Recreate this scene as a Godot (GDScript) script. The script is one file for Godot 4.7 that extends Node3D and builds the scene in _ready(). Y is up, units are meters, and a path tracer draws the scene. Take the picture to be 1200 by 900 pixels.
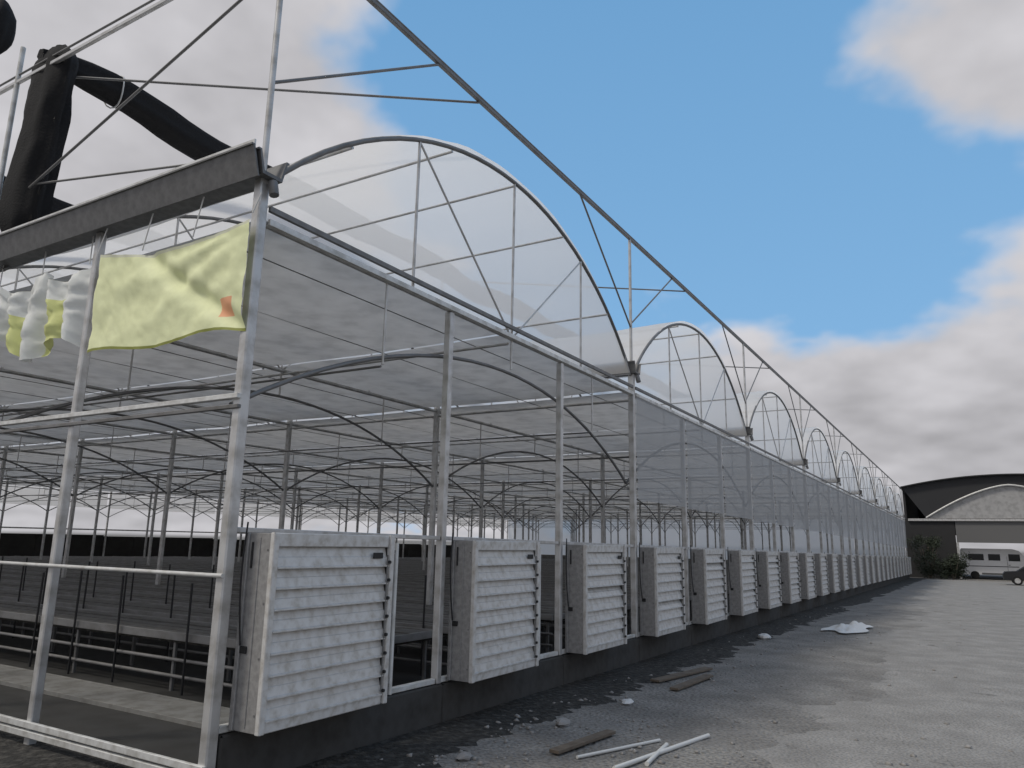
extends Node3D

const BAY := 8.0            # width of one span along x
const NB := 9               # spans
const ROW := 4.1            # frame spacing along -z
const NR := 11              # frame rows
const DEPTH := 41.0
const FANSP := 8.0 / 3.0
const Y_CHORD := 4.25
const Y_SPRING := 4.55
const Y_RACK := 7.08

var M := {}
var unit_tube: CylinderMesh
var unit_box: BoxMesh
var used := {}
var rng := RandomNumberGenerator.new()
var gnoise := FastNoiseLite.new()

# ------------------------------------------------------------------ helpers
func numbered(called: String) -> String:
	if not used.has(called):
		used[called] = 0
		return called
	used[called] += 1
	return "%s_%03d" % [called, used[called]]

func thing(called: String, label: String, category: String, at := Vector3.ZERO, group := "") -> Node3D:
	var o := Node3D.new()
	o.name = numbered(called)
	add_child(o)
	o.position = at
	tag(o, label, category, group)
	return o

func tag(o: Node, label: String, category: String, group := "") -> void:
	o.set_meta("label", label)
	o.set_meta("category", category)
	if group != "":
		o.set_meta("group", group)

func branch(called: String, parent: Node) -> Node3D:
	var o := Node3D.new()
	o.name = called
	parent.add_child(o, true)
	return o

func put(mesh: Mesh, called: String, mat: Material, parent: Node, at := Vector3.ZERO) -> MeshInstance3D:
	var o := MeshInstance3D.new()
	o.mesh = mesh
	o.material_override = mat
	o.name = called if parent != self else numbered(called)
	o.position = at
	parent.add_child(o, true)
	return o

func along(a: Vector3, b: Vector3) -> Basis:
	var d := b - a
	var y := d.normalized()
	var up := Vector3(0, 0, 1) if absf(y.z) < 0.9 else Vector3(1, 0, 0)
	var x := y.cross(up).normalized()
	var z := x.cross(y).normalized()
	return Basis(x, y * d.length(), z)

func tube_xf(a: Vector3, b: Vector3, r: float) -> Transform3D:
	var bs := along(a, b)
	return Transform3D(Basis(bs.x * r, bs.y, bs.z * r), (a + b) * 0.5)

func tube(a: Vector3, b: Vector3, r: float, called: String, mat: Material, parent: Node) -> MeshInstance3D:
	var o := put(unit_tube, called, mat, parent)
	o.transform = tube_xf(a, b, r)
	return o

func bar_xf(a: Vector3, b: Vector3, w: float, t: float) -> Transform3D:
	var bs := along(a, b)
	return Transform3D(Basis(bs.x * w, bs.y, bs.z * t), (a + b) * 0.5)

func bar(a: Vector3, b: Vector3, w: float, t: float, called: String, mat: Material, parent: Node) -> MeshInstance3D:
	var o := put(bevel_box(Vector3(w, (b - a).length(), t), minf(w, t) * 0.12), called, mat, parent)
	var bs := along(a, b)
	o.transform = Transform3D(Basis(bs.x, bs.y.normalized(), bs.z), (a + b) * 0.5)
	return o

func box(c: Vector3, s: Vector3, called: String, mat: Material, parent: Node, bev := 0.004) -> MeshInstance3D:
	return put(bevel_box(s, bev), called, mat, parent, c)

var bevels := {}
func bevel_box(s: Vector3, b: float) -> Mesh:
	var key := "%.3f %.3f %.3f %.4f" % [s.x, s.y, s.z, b]
	if bevels.has(key):
		return bevels[key]
	var st := SurfaceTool.new()
	st.begin(Mesh.PRIMITIVE_TRIANGLES)
	add_bevel_box(st, Vector3.ZERO, s, b)
	st.generate_normals()
	var m := st.commit()
	bevels[key] = m
	return m

func face(st: SurfaceTool, p: Array, out: Vector3) -> void:
	# a convex polygon, wound clockwise as seen from where OUT points
	var n: Vector3 = (p[1] - p[0]).cross(p[2] - p[0])
	var q := p.duplicate()
	if n.dot(out) > 0:
		q.reverse()
	for i in range(1, q.size() - 1):
		st.add_vertex(q[0]); st.add_vertex(q[i]); st.add_vertex(q[i + 1])

func add_bevel_box(st: SurfaceTool, c: Vector3, s: Vector3, b: float) -> void:
	st.set_smooth_group(-1)
	var h := s * 0.5
	for ax in 3:
		var u := (ax + 1) % 3
		var v := (ax + 2) % 3
		for sg in [-1.0, 1.0]:
			var pts := []
			for k in [[-1, -1], [1, -1], [1, 1], [-1, 1]]:
				var p := Vector3.ZERO
				p[ax] = sg * h[ax]; p[u] = k[0] * (h[u] - b); p[v] = k[1] * (h[v] - b)
				pts.append(c + p)
			var o := Vector3.ZERO
			o[ax] = sg
			face(st, pts, o)
		for su in [-1.0, 1.0]:
			for sv in [-1.0, 1.0]:
				var pts := []
				for e in [[-1, 0], [1, 0], [1, 1], [-1, 1]]:
					var p := Vector3.ZERO
					p[ax] = e[0] * (h[ax] - b)
					p[u] = su * (h[u] if e[1] == 0 else h[u] - b)
					p[v] = sv * (h[v] - b if e[1] == 0 else h[v])
					pts.append(c + p)
				var o := Vector3.ZERO
				o[u] = su; o[v] = sv
				face(st, pts, o)

func sweep(pts: PackedVector3Array, radii: Array, sides := 8, closed_ends := true) -> Mesh:
	# a round tube through points
	var st := SurfaceTool.new()
	st.begin(Mesh.PRIMITIVE_TRIANGLES)
	st.set_smooth_group(0)
	var rings := []
	var side0 := Vector3.ZERO
	for i in pts.size():
		var d: Vector3 = (pts[mini(i + 1, pts.size() - 1)] - pts[maxi(i - 1, 0)]).normalized()
		if i == 0:
			side0 = d.cross(Vector3(0, 0, 1) if absf(d.z) < 0.9 else Vector3(1, 0, 0)).normalized()
		else:
			side0 = (side0 - d * d.dot(side0)).normalized()
		var w := d.cross(side0)
		var ring := []
		for k in sides:
			var a := TAU * k / sides
			ring.append(pts[i] + (side0 * cos(a) + w * sin(a)) * radii[i % radii.size()])
		rings.append(ring)
	for i in rings.size() - 1:
		for k in sides:
			var k2 := (k + 1) % sides
			var o: Vector3 = rings[i][k] - pts[i]
			face(st, [rings[i][k], rings[i + 1][k], rings[i + 1][k2], rings[i][k2]], o)
	if closed_ends:
		st.set_smooth_group(-1)
		face(st, rings[0], pts[0] - pts[1])
		face(st, rings[-1], pts[-1] - pts[-2])
	st.generate_normals()
	return st.commit()

func extrude(profile: Array, x0: float, x1: float) -> Mesh:
	# closed profile of Vector2(z, y), extruded along x
	var st := SurfaceTool.new()
	st.begin(Mesh.PRIMITIVE_TRIANGLES)
	st.set_smooth_group(-1)
	var n := profile.size()
	var poly := PackedVector2Array(profile)
	var cw := Geometry2D.is_polygon_clockwise(poly)
	for i in n:
		var a: Vector2 = profile[i]
		var b: Vector2 = profile[(i + 1) % n]
		var e := b - a
		var nn := Vector2(e.y, -e.x) if not cw else Vector2(-e.y, e.x)
		face(st, [Vector3(x0, a.y, a.x), Vector3(x1, a.y, a.x), Vector3(x1, b.y, b.x), Vector3(x0, b.y, b.x)], Vector3(0, nn.y, nn.x))
	var tri := Geometry2D.triangulate_polygon(poly)
	for i in range(0, tri.size(), 3):
		var p := [poly[tri[i]], poly[tri[i + 1]], poly[tri[i + 2]]]
		face(st, [Vector3(x0, p[0].y, p[0].x), Vector3(x0, p[1].y, p[1].x), Vector3(x0, p[2].y, p[2].x)], Vector3(-1, 0, 0))
		face(st, [Vector3(x1, p[0].y, p[0].x), Vector3(x1, p[1].y, p[1].x), Vector3(x1, p[2].y, p[2].x)], Vector3(1, 0, 0))
	st.generate_normals()
	return st.commit()

func sheet(nu: int, nv: int, f: Callable, uv := false) -> Mesh:
	# a smooth grid of points f(u, v), u and v from 0 to 1
	var st := SurfaceTool.new()
	st.begin(Mesh.PRIMITIVE_TRIANGLES)
	st.set_smooth_group(0)
	for j in nv + 1:
		for i in nu + 1:
			if uv:
				st.set_uv(Vector2(float(i) / nu, float(j) / nv))
			st.add_vertex(f.call(float(i) / nu, float(j) / nv))
	for j in nv:
		for i in nu:
			var a := j * (nu + 1) + i
			st.add_index(a); st.add_index(a + 1); st.add_index(a + nu + 1)
			st.add_index(a + 1); st.add_index(a + nu + 2); st.add_index(a + nu + 1)
	st.generate_normals()
	return st.commit()

func ordinal(n: int) -> String:
	var small := ["", "first", "second", "third", "fourth", "fifth", "sixth", "seventh", "eighth", "ninth", "tenth", "eleventh", "twelfth", "thirteenth", "fourteenth", "fifteenth", "sixteenth", "seventeenth", "eighteenth", "nineteenth"]
	if n < 20:
		return small[n]
	var tens: String = ["", "", "twenty", "thirty", "forty", "fifty"][n / 10]
	if n % 10 == 0:
		return tens.substr(0, tens.length() - 1) + "ieth"
	return tens + "-" + small[n % 10]

func gy(x: float) -> float:      # the site falls gently along x
	return -0.009 * clampf(x, -20.0, 110.0)

func noise_image(size: int, freq: float, oct: int, ramp: Array, sd: int, kind := FastNoiseLite.TYPE_SIMPLEX_SMOOTH) -> ImageTexture:
	var n := FastNoiseLite.new()
	n.noise_type = kind
	n.seed = sd
	n.frequency = freq
	n.fractal_octaves = oct
	n.fractal_gain = 0.55
	var im := n.get_seamless_image(size, size, false, false, 0.15)
	im.convert(Image.FORMAT_RGB8)
	var g := Gradient.new()
	g.offsets = PackedFloat32Array(ramp[0])
	g.colors = PackedColorArray(ramp[1])
	var lut := []
	for i in 256:
		lut.append(g.sample(i / 255.0))
	for y in size:
		for x in size:
			im.set_pixel(x, y, lut[int(im.get_pixel(x, y).r * 255.0)])
	im.generate_mipmaps()
	return ImageTexture.create_from_image(im)

func normal_image(size: int, freq: float, oct: int, strength: float, sd: int) -> ImageTexture:
	var n := FastNoiseLite.new()
	n.seed = sd
	n.frequency = freq
	n.fractal_octaves = oct
	var im := n.get_seamless_image(size, size, false, false, 0.15)
	im.convert(Image.FORMAT_RGBA8)
	im.bump_map_to_normal_map(strength)
	im.generate_mipmaps()
	return ImageTexture.create_from_image(im)

func grey(v: float) -> Color:
	return Color(v, v, v)

func lin(r: float, g: float, b: float) -> Color:
	return Color(r, g, b).linear_to_srgb()

func plain(c: Color, rough: float, metal := 0.0) -> StandardMaterial3D:
	var m := StandardMaterial3D.new()
	m.albedo_color = c
	m.roughness = rough
	m.metallic = metal
	m.cull_mode = BaseMaterial3D.CULL_DISABLED
	return m

func tri(m: StandardMaterial3D, scale: float, world := false) -> StandardMaterial3D:
	m.uv1_triplanar = true
	m.uv1_world_triplanar = world
	m.uv1_scale = Vector3.ONE * scale
	return m

func make_materials() -> void:
	var spangle := noise_image(512, 0.02, 4, [[0.0, 0.45, 0.6, 1.0], [grey(0.82), grey(0.91), grey(0.96), grey(1.0)]], 3, FastNoiseLite.TYPE_CELLULAR)
	var grime := noise_image(512, 0.008, 5, [[0.0, 0.4, 0.62, 1.0], [Color(0.80, 0.79, 0.77), Color(0.92, 0.915, 0.91), grey(0.98), grey(1.0)]], 9)
	var fan_dirt := noise_image(512, 0.02, 6, [[0.0, 0.30, 0.48, 0.62, 1.0], [Color(0.78, 0.755, 0.72), Color(0.90, 0.89, 0.875), Color(0.95, 0.945, 0.94), grey(0.98), grey(1.0)]], 13)
	var s := plain(lin(0.60, 0.60, 0.595), 0.38, 0.45)
	s.albedo_texture = grime
	M.steel = tri(s, 0.9, true)
	s = plain(lin(0.19, 0.19, 0.19), 0.5, 0.5)
	s.albedo_texture = spangle
	M.gutter = tri(s, 1.2, true)
	s = plain(lin(0.22, 0.22, 0.22), 0.55, 0.4)
	s.albedo_texture = grime
	M.dull_steel = tri(s, 0.7, true)
	s = plain(lin(0.70, 0.71, 0.70), 0.4, 0.15)
	s.albedo_texture = grime
	M.white_steel = tri(s, 1.1, true)
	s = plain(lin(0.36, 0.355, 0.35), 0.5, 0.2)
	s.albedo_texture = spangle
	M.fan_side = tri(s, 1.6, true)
	s = plain(lin(0.64, 0.635, 0.62), 0.42, 0.1)
	s.albedo_texture = fan_dirt
	M.fan_front = tri(s, 0.8, true)
	M.black = plain(lin(0.012, 0.012, 0.013), 0.6)
	s = plain(lin(0.008, 0.008, 0.009), 0.95)
	s.normal_enabled = true
	s.normal_texture = normal_image(256, 0.05, 3, 2.0, 21)
	M.net = tri(s, 2.0, true)
	# film and screen
	s = plain(Color(0.96, 0.96, 0.96, 0.86), 0.4)
	s.transparency = BaseMaterial3D.TRANSPARENCY_ALPHA
	s.backlight_enabled = true
	s.backlight = Color(1.0, 1.0, 1.0)
	M.film = s
	s = plain(lin(0.72, 0.72, 0.72), 0.8)
	s.albedo_texture = noise_image(512, 0.01, 4, [[0.0, 0.5, 1.0], [grey(0.86), grey(0.95), grey(1.0)]], 31)
	s.backlight_enabled = true
	s.backlight = Color(1.0, 1.0, 1.0)
	M.screen = tri(s, 0.35, true)
	s = plain(lin(0.26, 0.26, 0.26), 0.6, 0.3)
	s.albedo_texture = grime
	M.bench_steel = tri(s, 0.7, true)
	s = plain(lin(0.13, 0.128, 0.124), 0.7, 0.1)
	s.albedo_texture = grime
	M.bench_slat = tri(s, 0.9, true)
	s = plain(Color(0.70, 0.70, 0.70, 0.66), 0.9)
	s.transparency = BaseMaterial3D.TRANSPARENCY_ALPHA
	s.backlight_enabled = true
	s.backlight = Color(0.6, 0.6, 0.6)
	M.insect_net = s
	# ground
	s = plain(Color(1, 1, 1), 0.95)
	s.albedo_texture = noise_image(1024, 0.006, 6, [[0.0, 0.35, 0.5, 0.65, 1.0], [Color(0.47, 0.46, 0.445), Color(0.51, 0.50, 0.485), Color(0.535, 0.525, 0.51), Color(0.56, 0.55, 0.535), Color(0.61, 0.60, 0.58)]], 41)
	s.normal_enabled = true
	s.normal_texture = normal_image(1024, 0.09, 5, 5.0, 42)
	s.detail_enabled = true
	s.detail_blend_mode = BaseMaterial3D.BLEND_MODE_MUL
	s.detail_albedo = noise_image(1024, 0.12, 4, [[0.0, 0.4, 0.6, 1.0], [grey(0.60), grey(0.86), grey(0.98), grey(1.0)]], 43)
	M.dirt = tri(s, 0.16, true)
	s = plain(Color(1, 1, 1), 0.92)
	s.albedo_texture = noise_image(1024, 0.007, 6, [[0.0, 0.35, 0.5, 0.65, 1.0], [Color(0.54, 0.53, 0.515), Color(0.575, 0.565, 0.55), Color(0.59, 0.58, 0.565), Color(0.61, 0.60, 0.585), Color(0.65, 0.64, 0.625)]], 51)
	s.normal_enabled = true
	s.normal_texture = normal_image(1024, 0.11, 5, 4.0, 52)
	s.detail_enabled = true
	s.detail_blend_mode = BaseMaterial3D.BLEND_MODE_MUL
	s.detail_albedo = noise_image(1024, 0.14, 4, [[0.0, 0.4, 0.6, 1.0], [grey(0.66), grey(0.88), grey(0.98), grey(1.0)]], 53)
	M.road = tri(s, 0.19, true)
	s = plain(lin(0.035, 0.035, 0.034), 0.85)
	s.albedo_texture = grime
	M.weed_mat = tri(s, 0.5, true)
	s = plain(Color(1, 1, 1), 0.95)
	s.albedo_texture = noise_image(512, 0.03, 5, [[0.0, 0.5, 1.0], [Color(0.13, 0.125, 0.115), Color(0.22, 0.215, 0.20), Color(0.33, 0.32, 0.3)]], 61)
	M.soil = tri(s, 0.6, true)
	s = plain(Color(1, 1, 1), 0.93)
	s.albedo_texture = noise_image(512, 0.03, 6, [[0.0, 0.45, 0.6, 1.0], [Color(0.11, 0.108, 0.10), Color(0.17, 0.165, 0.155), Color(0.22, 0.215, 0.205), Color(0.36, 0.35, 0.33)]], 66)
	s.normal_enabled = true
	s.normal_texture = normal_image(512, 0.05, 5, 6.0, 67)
	M.soil_and_shade = tri(s, 0.5, true)  # soil colour deepened to hold the shade under the fans
	s = plain(lin(0.06, 0.058, 0.055), 0.92)
	s.albedo_texture = grime
	M.plinth = tri(s, 0.8, true)
	s = plain(Color(0.50, 0.50, 0.49), 0.9)
	s.albedo_texture = grime
	M.concrete = tri(s, 0.8, true)
	s = plain(lin(0.32, 0.31, 0.3), 0.9)
	s.albedo_texture = grime
	M.stone = tri(s, 1.0, true)
	s = plain(lin(0.16, 0.13, 0.1), 0.85)
	s.albedo_texture = grime
	M.wood = tri(s, 1.5, true)
	M.pvc = plain(lin(0.62, 0.62, 0.6), 0.45)
	s = plain(lin(0.7, 0.7, 0.69), 0.5)
	s.backlight_enabled = true
	s.backlight = Color(0.5, 0.5, 0.5)
	M.plastic_sheet = s
	s = plain(lin(0.03, 0.028, 0.026), 0.9)
	s.albedo_texture = grime
	M.pad = tri(s, 0.4, true)
	M.dark_paint = plain(lin(0.022, 0.023, 0.025), 0.7)
	M.shed_panel = plain(lin(0.13, 0.13, 0.13), 0.8)
	M.leaf = plain(lin(0.03, 0.04, 0.022), 0.7)
	M.dark_wall = tri(plain(lin(0.025, 0.025, 0.026), 0.85), 0.4, true)
	M.car_paint = plain(lin(0.010, 0.010, 0.012), 0.4)
	M.glass = plain(Color(0.1, 0.11, 0.12), 0.05)
	M.van_paint = plain(lin(0.72, 0.72, 0.72), 0.35)
	M.rubber = plain(lin(0.01, 0.01, 0.01), 0.85)
	# banner cloth with its print
	var im := Image.create(512, 256, false, Image.FORMAT_RGB8)
	var bn := FastNoiseLite.new()
	bn.seed = 5
	bn.frequency = 0.02
	for y in 256:
		for x in 512:
			var t := bn.get_noise_2d(x, y) * 0.05
			im.set_pixel(x, y, Color(0.93 + t, 0.95 + t, 0.76 + t))
	im.fill_rect(Rect2i(30, 176, 40, 44), Color(0.95, 0.70, 0.54))
	im.fill_rect(Rect2i(0, 0, 512, 7), Color(0.86, 0.87, 0.78))
	im.fill_rect(Rect2i(0, 249, 512, 7), Color(0.55, 0.57, 0.28))
	im.fill_rect(Rect2i(484, 0, 28, 256), Color(0.84, 0.85, 0.82))
	im.generate_mipmaps()
	s = plain(Color(1, 1, 1), 0.7)
	s.albedo_texture = ImageTexture.create_from_image(im)
	s.backlight_enabled = true
	s.backlight = Color(0.5, 0.5, 0.5)
	M.banner = s
	im = Image.create(256, 128, false, Image.FORMAT_RGB8)
	for y in 128:
		for x in 256:
			var t := bn.get_noise_2d(x * 2.0, y * 2.0) * 0.04
			im.set_pixel(x, y, Color(0.90 + t, 0.91 + t, 0.90 + t))
	im.fill_rect(Rect2i(38, 40, 34, 88), Color(0.84, 0.86, 0.58))
	im.fill_rect(Rect2i(110, 52, 26, 76), Color(0.84, 0.86, 0.58))
	im.fill_rect(Rect2i(226, 60, 30, 50), Color(0.84, 0.86, 0.58))
	im.generate_mipmaps()
	s = plain(Color(1, 1, 1), 0.7)
	s.albedo_texture = ImageTexture.create_from_image(im)
	s.backlight_enabled = true
	s.backlight = Color(0.5, 0.5, 0.5)
	M.rag = s

# ------------------------------------------------------------------ sky
func smooth(a: float, b: float, x: float) -> float:
	var t := clampf((x - a) / (b - a), 0.0, 1.0)
	return t * t * (3.0 - 2.0 * t)

func bump(az: float, el: float, ca: float, ce: float, ra: float, re: float) -> float:
	var q := pow((az - ca) / ra, 2.0) + pow((el - ce) / re, 2.0)
	return exp(-q)

func make_sky() -> ImageTexture:
	var w := 2048
	var h := 1024
	var big := FastNoiseLite.new()
	big.seed = 12
	big.frequency = 1.0
	big.fractal_octaves = 6
	big.fractal_gain = 0.52
	var im := Image.create(w, h, false, Image.FORMAT_RGBF)
	for j in h / 2 + 24:
		var el := 90.0 - (j + 0.5) * 180.0 / h
		var dy := sin(deg_to_rad(el))
		var cy := cos(deg_to_rad(el))
		var up := clampf(el / 60.0, 0.0, 1.0)
		var blue := Vector3(0.27, 0.50, 0.77).lerp(Vector3(0.105, 0.27, 0.505), pow(up, 0.6))
		for i in w:
			var az := wrapf((i + 0.5) * 360.0 / w, -180.0, 180.0)
			var ar := deg_to_rad(az)
			var k := 1.0 / (maxf(dy, 0.0) + 0.22)
			var px := sin(ar) * cy * k
			var pz := -cos(ar) * cy * k
			var n := big.get_noise_2d(px * 0.62 + 3.1, pz * 0.62 + 7.7)
			var n2 := big.get_noise_2d(px * 1.5 + 30.0, pz * 1.5 - 11.0)
			# where the day's clouds are: a bank to the north and west, a clear lane to the east, a bank low in the east
			var b := 0.30  # overall cover, with unseen cloud added to neutralise blue light on the ground
			b += 0.35 * (1.0 - smooth(32.0, 52.0, az)) * smooth(-150.0, -60.0, az)
			b -= 1.05 * bump(az, el, 65.0, 31.0, 21.0, 15.0)
			b -= 0.85 * bump(az, el, 84.0, 23.0, 17.0, 4.6)
			b += 0.34 * bump(az, el, 91.0, 34.5, 11.0, 6.0)
			b += 0.75 * (1.0 - smooth(9.0, 19.0, el)) * smooth(60.0, 82.0, az) * (1.0 - smooth(140.0, 170.0, az))
			b += 0.25 * (1.0 - smooth(2.0, 12.0, el))
			var n3 := big.get_noise_2d(px * 4.2 - 5.0, pz * 4.2 + 19.0)
			var d := smooth(-0.04, 0.40, b + n * 0.72 + n2 * 0.46 + n3 * 0.24)
			var lum := 0.50 + 0.11 * n2 + 0.08 * n3 + 0.15 * (1.0 - d) - 0.05 * smooth(0.5, 1.1, b + n)
			lum *= 1.0 - 0.08 * (1.0 - smooth(3.0, 13.0, el)) * smooth(80.0, 92.0, az)
			var cloud := Vector3(lum * 1.0, lum * 0.985, lum * 1.03)
			var c := blue.lerp(cloud, d)
			im.set_pixel(i, j, Color(c.x, c.y, c.z))
	for j in range(h / 2 + 24, h):
		for i in w:
			im.set_pixel(i, j, Color(0.12, 0.12, 0.12))
	return ImageTexture.create_from_image(im)

# ------------------------------------------------------------------ ground
func gh(x: float, z: float) -> float:
	var a := gnoise.get_noise_2d(x * 6.0, z * 6.0) * 0.02 + gnoise.get_noise_2d(x * 30.0, z * 30.0) * 0.008
	return gy(x) + a * smooth(0.2, 0.6, z) * (1.0 - smooth(30.0, 60.0, absf(x)))

func steps(marks: Array) -> Array:
	var r := []
	for m in marks:
		var v: float = m[0]
		while v < m[1] - 1e-4:
			r.append(v)
			v += m[2]
	r.append(marks[-1][1])
	return r

func grid_mesh(xs: Array, zs: Array, f: Callable) -> Mesh:
	var st := SurfaceTool.new()
	st.begin(Mesh.PRIMITIVE_TRIANGLES)
	st.set_smooth_group(0)
	for z in zs:
		for x in xs:
			st.add_vertex(f.call(x, z))
	var nx := xs.size()
	for j in zs.size() - 1:
		for i in nx - 1:
			var a := j * nx + i
			st.add_index(a); st.add_index(a + 1); st.add_index(a + nx)
			st.add_index(a + 1); st.add_index(a + nx + 1); st.add_index(a + nx)
	st.generate_normals()
	return st.commit()

func make_ground() -> void:
	var xs := steps([[-1200.0, -100.0, 300.0], [-100.0, -10.0, 30.0], [-10.0, -1.0, 0.6], [-1.0, 24.0, 0.15], [24.0, 60.0, 0.8], [60.0, 120.0, 10.0], [120.0, 1500.0, 345.0]])
	var zs := steps([[-1200.0, -100.0, 275.0], [-100.0, 0.0, 20.0], [0.0, 6.0, 0.15], [6.0, 14.0, 1.0], [14.0, 110.0, 24.0], [110.0, 1200.0, 218.0]])
	var g := put(grid_mesh(xs, zs, func(x, z): return Vector3(x, gh(x, z), z)), "ground", M.dirt, self)
	g.set_meta("kind", "structure")
	g.set_meta("label", "bare grey dirt ground sloping gently along the fan wall")
	# the driven-over strip, with an uneven edge
	var rx := steps([[-9.0, 24.0, 0.25], [24.0, 72.0, 1.0]])
	var rz := steps([[0.0, 0.1, 0.02], [0.1, 1.0, 0.05]])
	var r := put(grid_mesh(rx, rz, func(x, t):
		var e: float = 2.9 + gnoise.get_noise_2d(x * 2.2, 50.0) * 1.5 + gnoise.get_noise_2d(x * 14.0, 80.0) * 0.35 - 0.012 * x
		var z: float = lerpf(e, 15.0, t)
		return Vector3(x, gh(x, z) + lerpf(-0.012, 0.006, clampf(t * 40.0, 0.0, 1.0)), z)), "road", M.road, self)
	r.set_meta("kind", "structure")
	r.set_meta("label", "compacted pale grey track beside the greenhouse")
	# dark soil strip, shade below the fans put into its colour, ragged outer edge
	var dz := steps([[0.0, 1.0, 0.05]])
	var dx := steps([[-0.2, 24.0, 0.12], [24.0, 74.0, 0.8]])
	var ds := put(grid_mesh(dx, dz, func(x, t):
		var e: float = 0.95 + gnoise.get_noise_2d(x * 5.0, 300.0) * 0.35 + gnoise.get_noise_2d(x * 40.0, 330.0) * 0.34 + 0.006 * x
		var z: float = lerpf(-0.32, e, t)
		return Vector3(x, gh(x, z) + lerpf(0.012, -0.006, smooth(0.8, 1.0, t)) + 0.01 * gnoise.get_noise_2d(x * 60.0, z * 60.0), z)), "soil", M.soil_and_shade, self)
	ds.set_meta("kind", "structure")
	ds.set_meta("label", "strip of dark soil with painted-in shade along the foot of the fan wall")
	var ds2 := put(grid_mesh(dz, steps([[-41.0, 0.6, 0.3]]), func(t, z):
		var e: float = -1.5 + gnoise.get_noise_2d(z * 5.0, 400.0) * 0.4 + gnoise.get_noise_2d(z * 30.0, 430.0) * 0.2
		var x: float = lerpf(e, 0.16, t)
		return Vector3(x, gh(x, z) + lerpf(-0.006, 0.009, smooth(0.0, 0.2, t)), z)), "soil", M.soil_and_shade, self)
	ds2.set_meta("kind", "structure")  # same dark tone carried on along the front wall
	ds2.set_meta("label", "strip of dark soil along the foot of the front wall")
	var fl := put(grid_mesh([0.15, 72.0], [-40.8, -0.3], func(x, z): return Vector3(x, gy(x) + 0.006, z)), "floor", M.weed_mat, self)
	fl.set_meta("kind", "structure")
	fl.set_meta("label", "black woven ground cover over the greenhouse floor")
	var p := put(grid_mesh([0.0, 1.0], steps([[-40.0, -0.8, 4.0]]), func(u, z): return Vector3(lerpf(1.2, 1.75, u), gy(1.5) + 0.05, z)), "path", M.concrete, self)
	p.set_meta("kind", "structure")
	p.set_meta("label", "pale concrete walkway strip along the inside of the front wall")
	for s in [[1.2, "kerb"], [1.75, "kerb"]]:
		var k := box(Vector3(s[0], gy(1.5) + 0.02, -20.4), Vector3(0.03, 0.07, 39.2), "kerb", M.concrete, p)
		k.name = "kerb"
	# small stones
	var stones := []
	for v in 4:
		var st := SurfaceTool.new()
		st.begin(Mesh.PRIMITIVE_TRIANGLES)
		var ic := []
		for q in [Vector3(0, 1, 0), Vector3(1, 0, 0), Vector3(0, 0, 1), Vector3(-1, 0, 0), Vector3(0, 0, -1), Vector3(0, -1, 0)]:
			ic.append(q * rng.randf_range(0.7, 1.2) + Vector3(rng.randf_range(-0.2, 0.2), 0, rng.randf_range(-0.2, 0.2)))
		for t in [[0, 1, 2], [0, 2, 3], [0, 3, 4], [0, 4, 1], [5, 2, 1], [5, 3, 2], [5, 4, 3], [5, 1, 4]]:
			face(st, [ic[t[0]], ic[t[1]], ic[t[2]]], ic[t[0]] + ic[t[1]] + ic[t[2]])
		st.generate_normals()
		stones.append(st.commit())
	var sg := SurfaceTool.new()
	sg.begin(Mesh.PRIMITIVE_TRIANGLES)
	for i in 2200:
		var x := rng.randf_range(-1.0, 5.0) if i % 2 == 0 else rng.randf_range(2.0, 26.0)
		var z := 0.45 + pow(rng.randf(), 1.3) * (4.5 if i % 3 else 1.6)
		if gnoise.get_noise_2d(x * 8.0, z * 8.0 + 200.0) < -0.12:
			continue
		var r2 := 0.006 + 0.03 * pow(rng.randf(), 4.0)
		var b := Basis.from_euler(Vector3(rng.randf() * 6.0, rng.randf() * 6.0, 0)).scaled(Vector3(r2, r2 * 0.7, r2))
		sg.append_from(stones[i % 4], 0, Transform3D(b, Vector3(x, gh(x, z) + r2 * 0.3, z)))
	var go := put(sg.commit(), "gravel", M.stone, self)
	go.set_meta("kind", "stuff")
	tag(go, "loose small stones scattered over the dirt beside the fan wall", "gravel")

# ------------------------------------------------------------------ greenhouse
func arc(span: float, rise: float, n: int, x0 := 0.0, y0 := 0.0) -> PackedVector3Array:
	var hs := span * 0.5
	var R := (hs * hs + rise * rise) / (2.0 * rise)
	var half := asin(hs / R)
	var r := PackedVector3Array()
	for i in n + 1:
		var a := lerpf(-half, half, float(i) / n)
		r.append(Vector3(x0 + hs + R * sin(a), y0 + R * cos(a) - (R - rise), 0))
	return r

func arch_y(x: float) -> float:   # roof height over a span, x from its gutter
	var R := (16.0 + 1.82 * 1.82) / 3.64
	return Y_SPRING + sqrt(R * R - (x - 4.0) * (x - 4.0)) - (R - 1.82)

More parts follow.
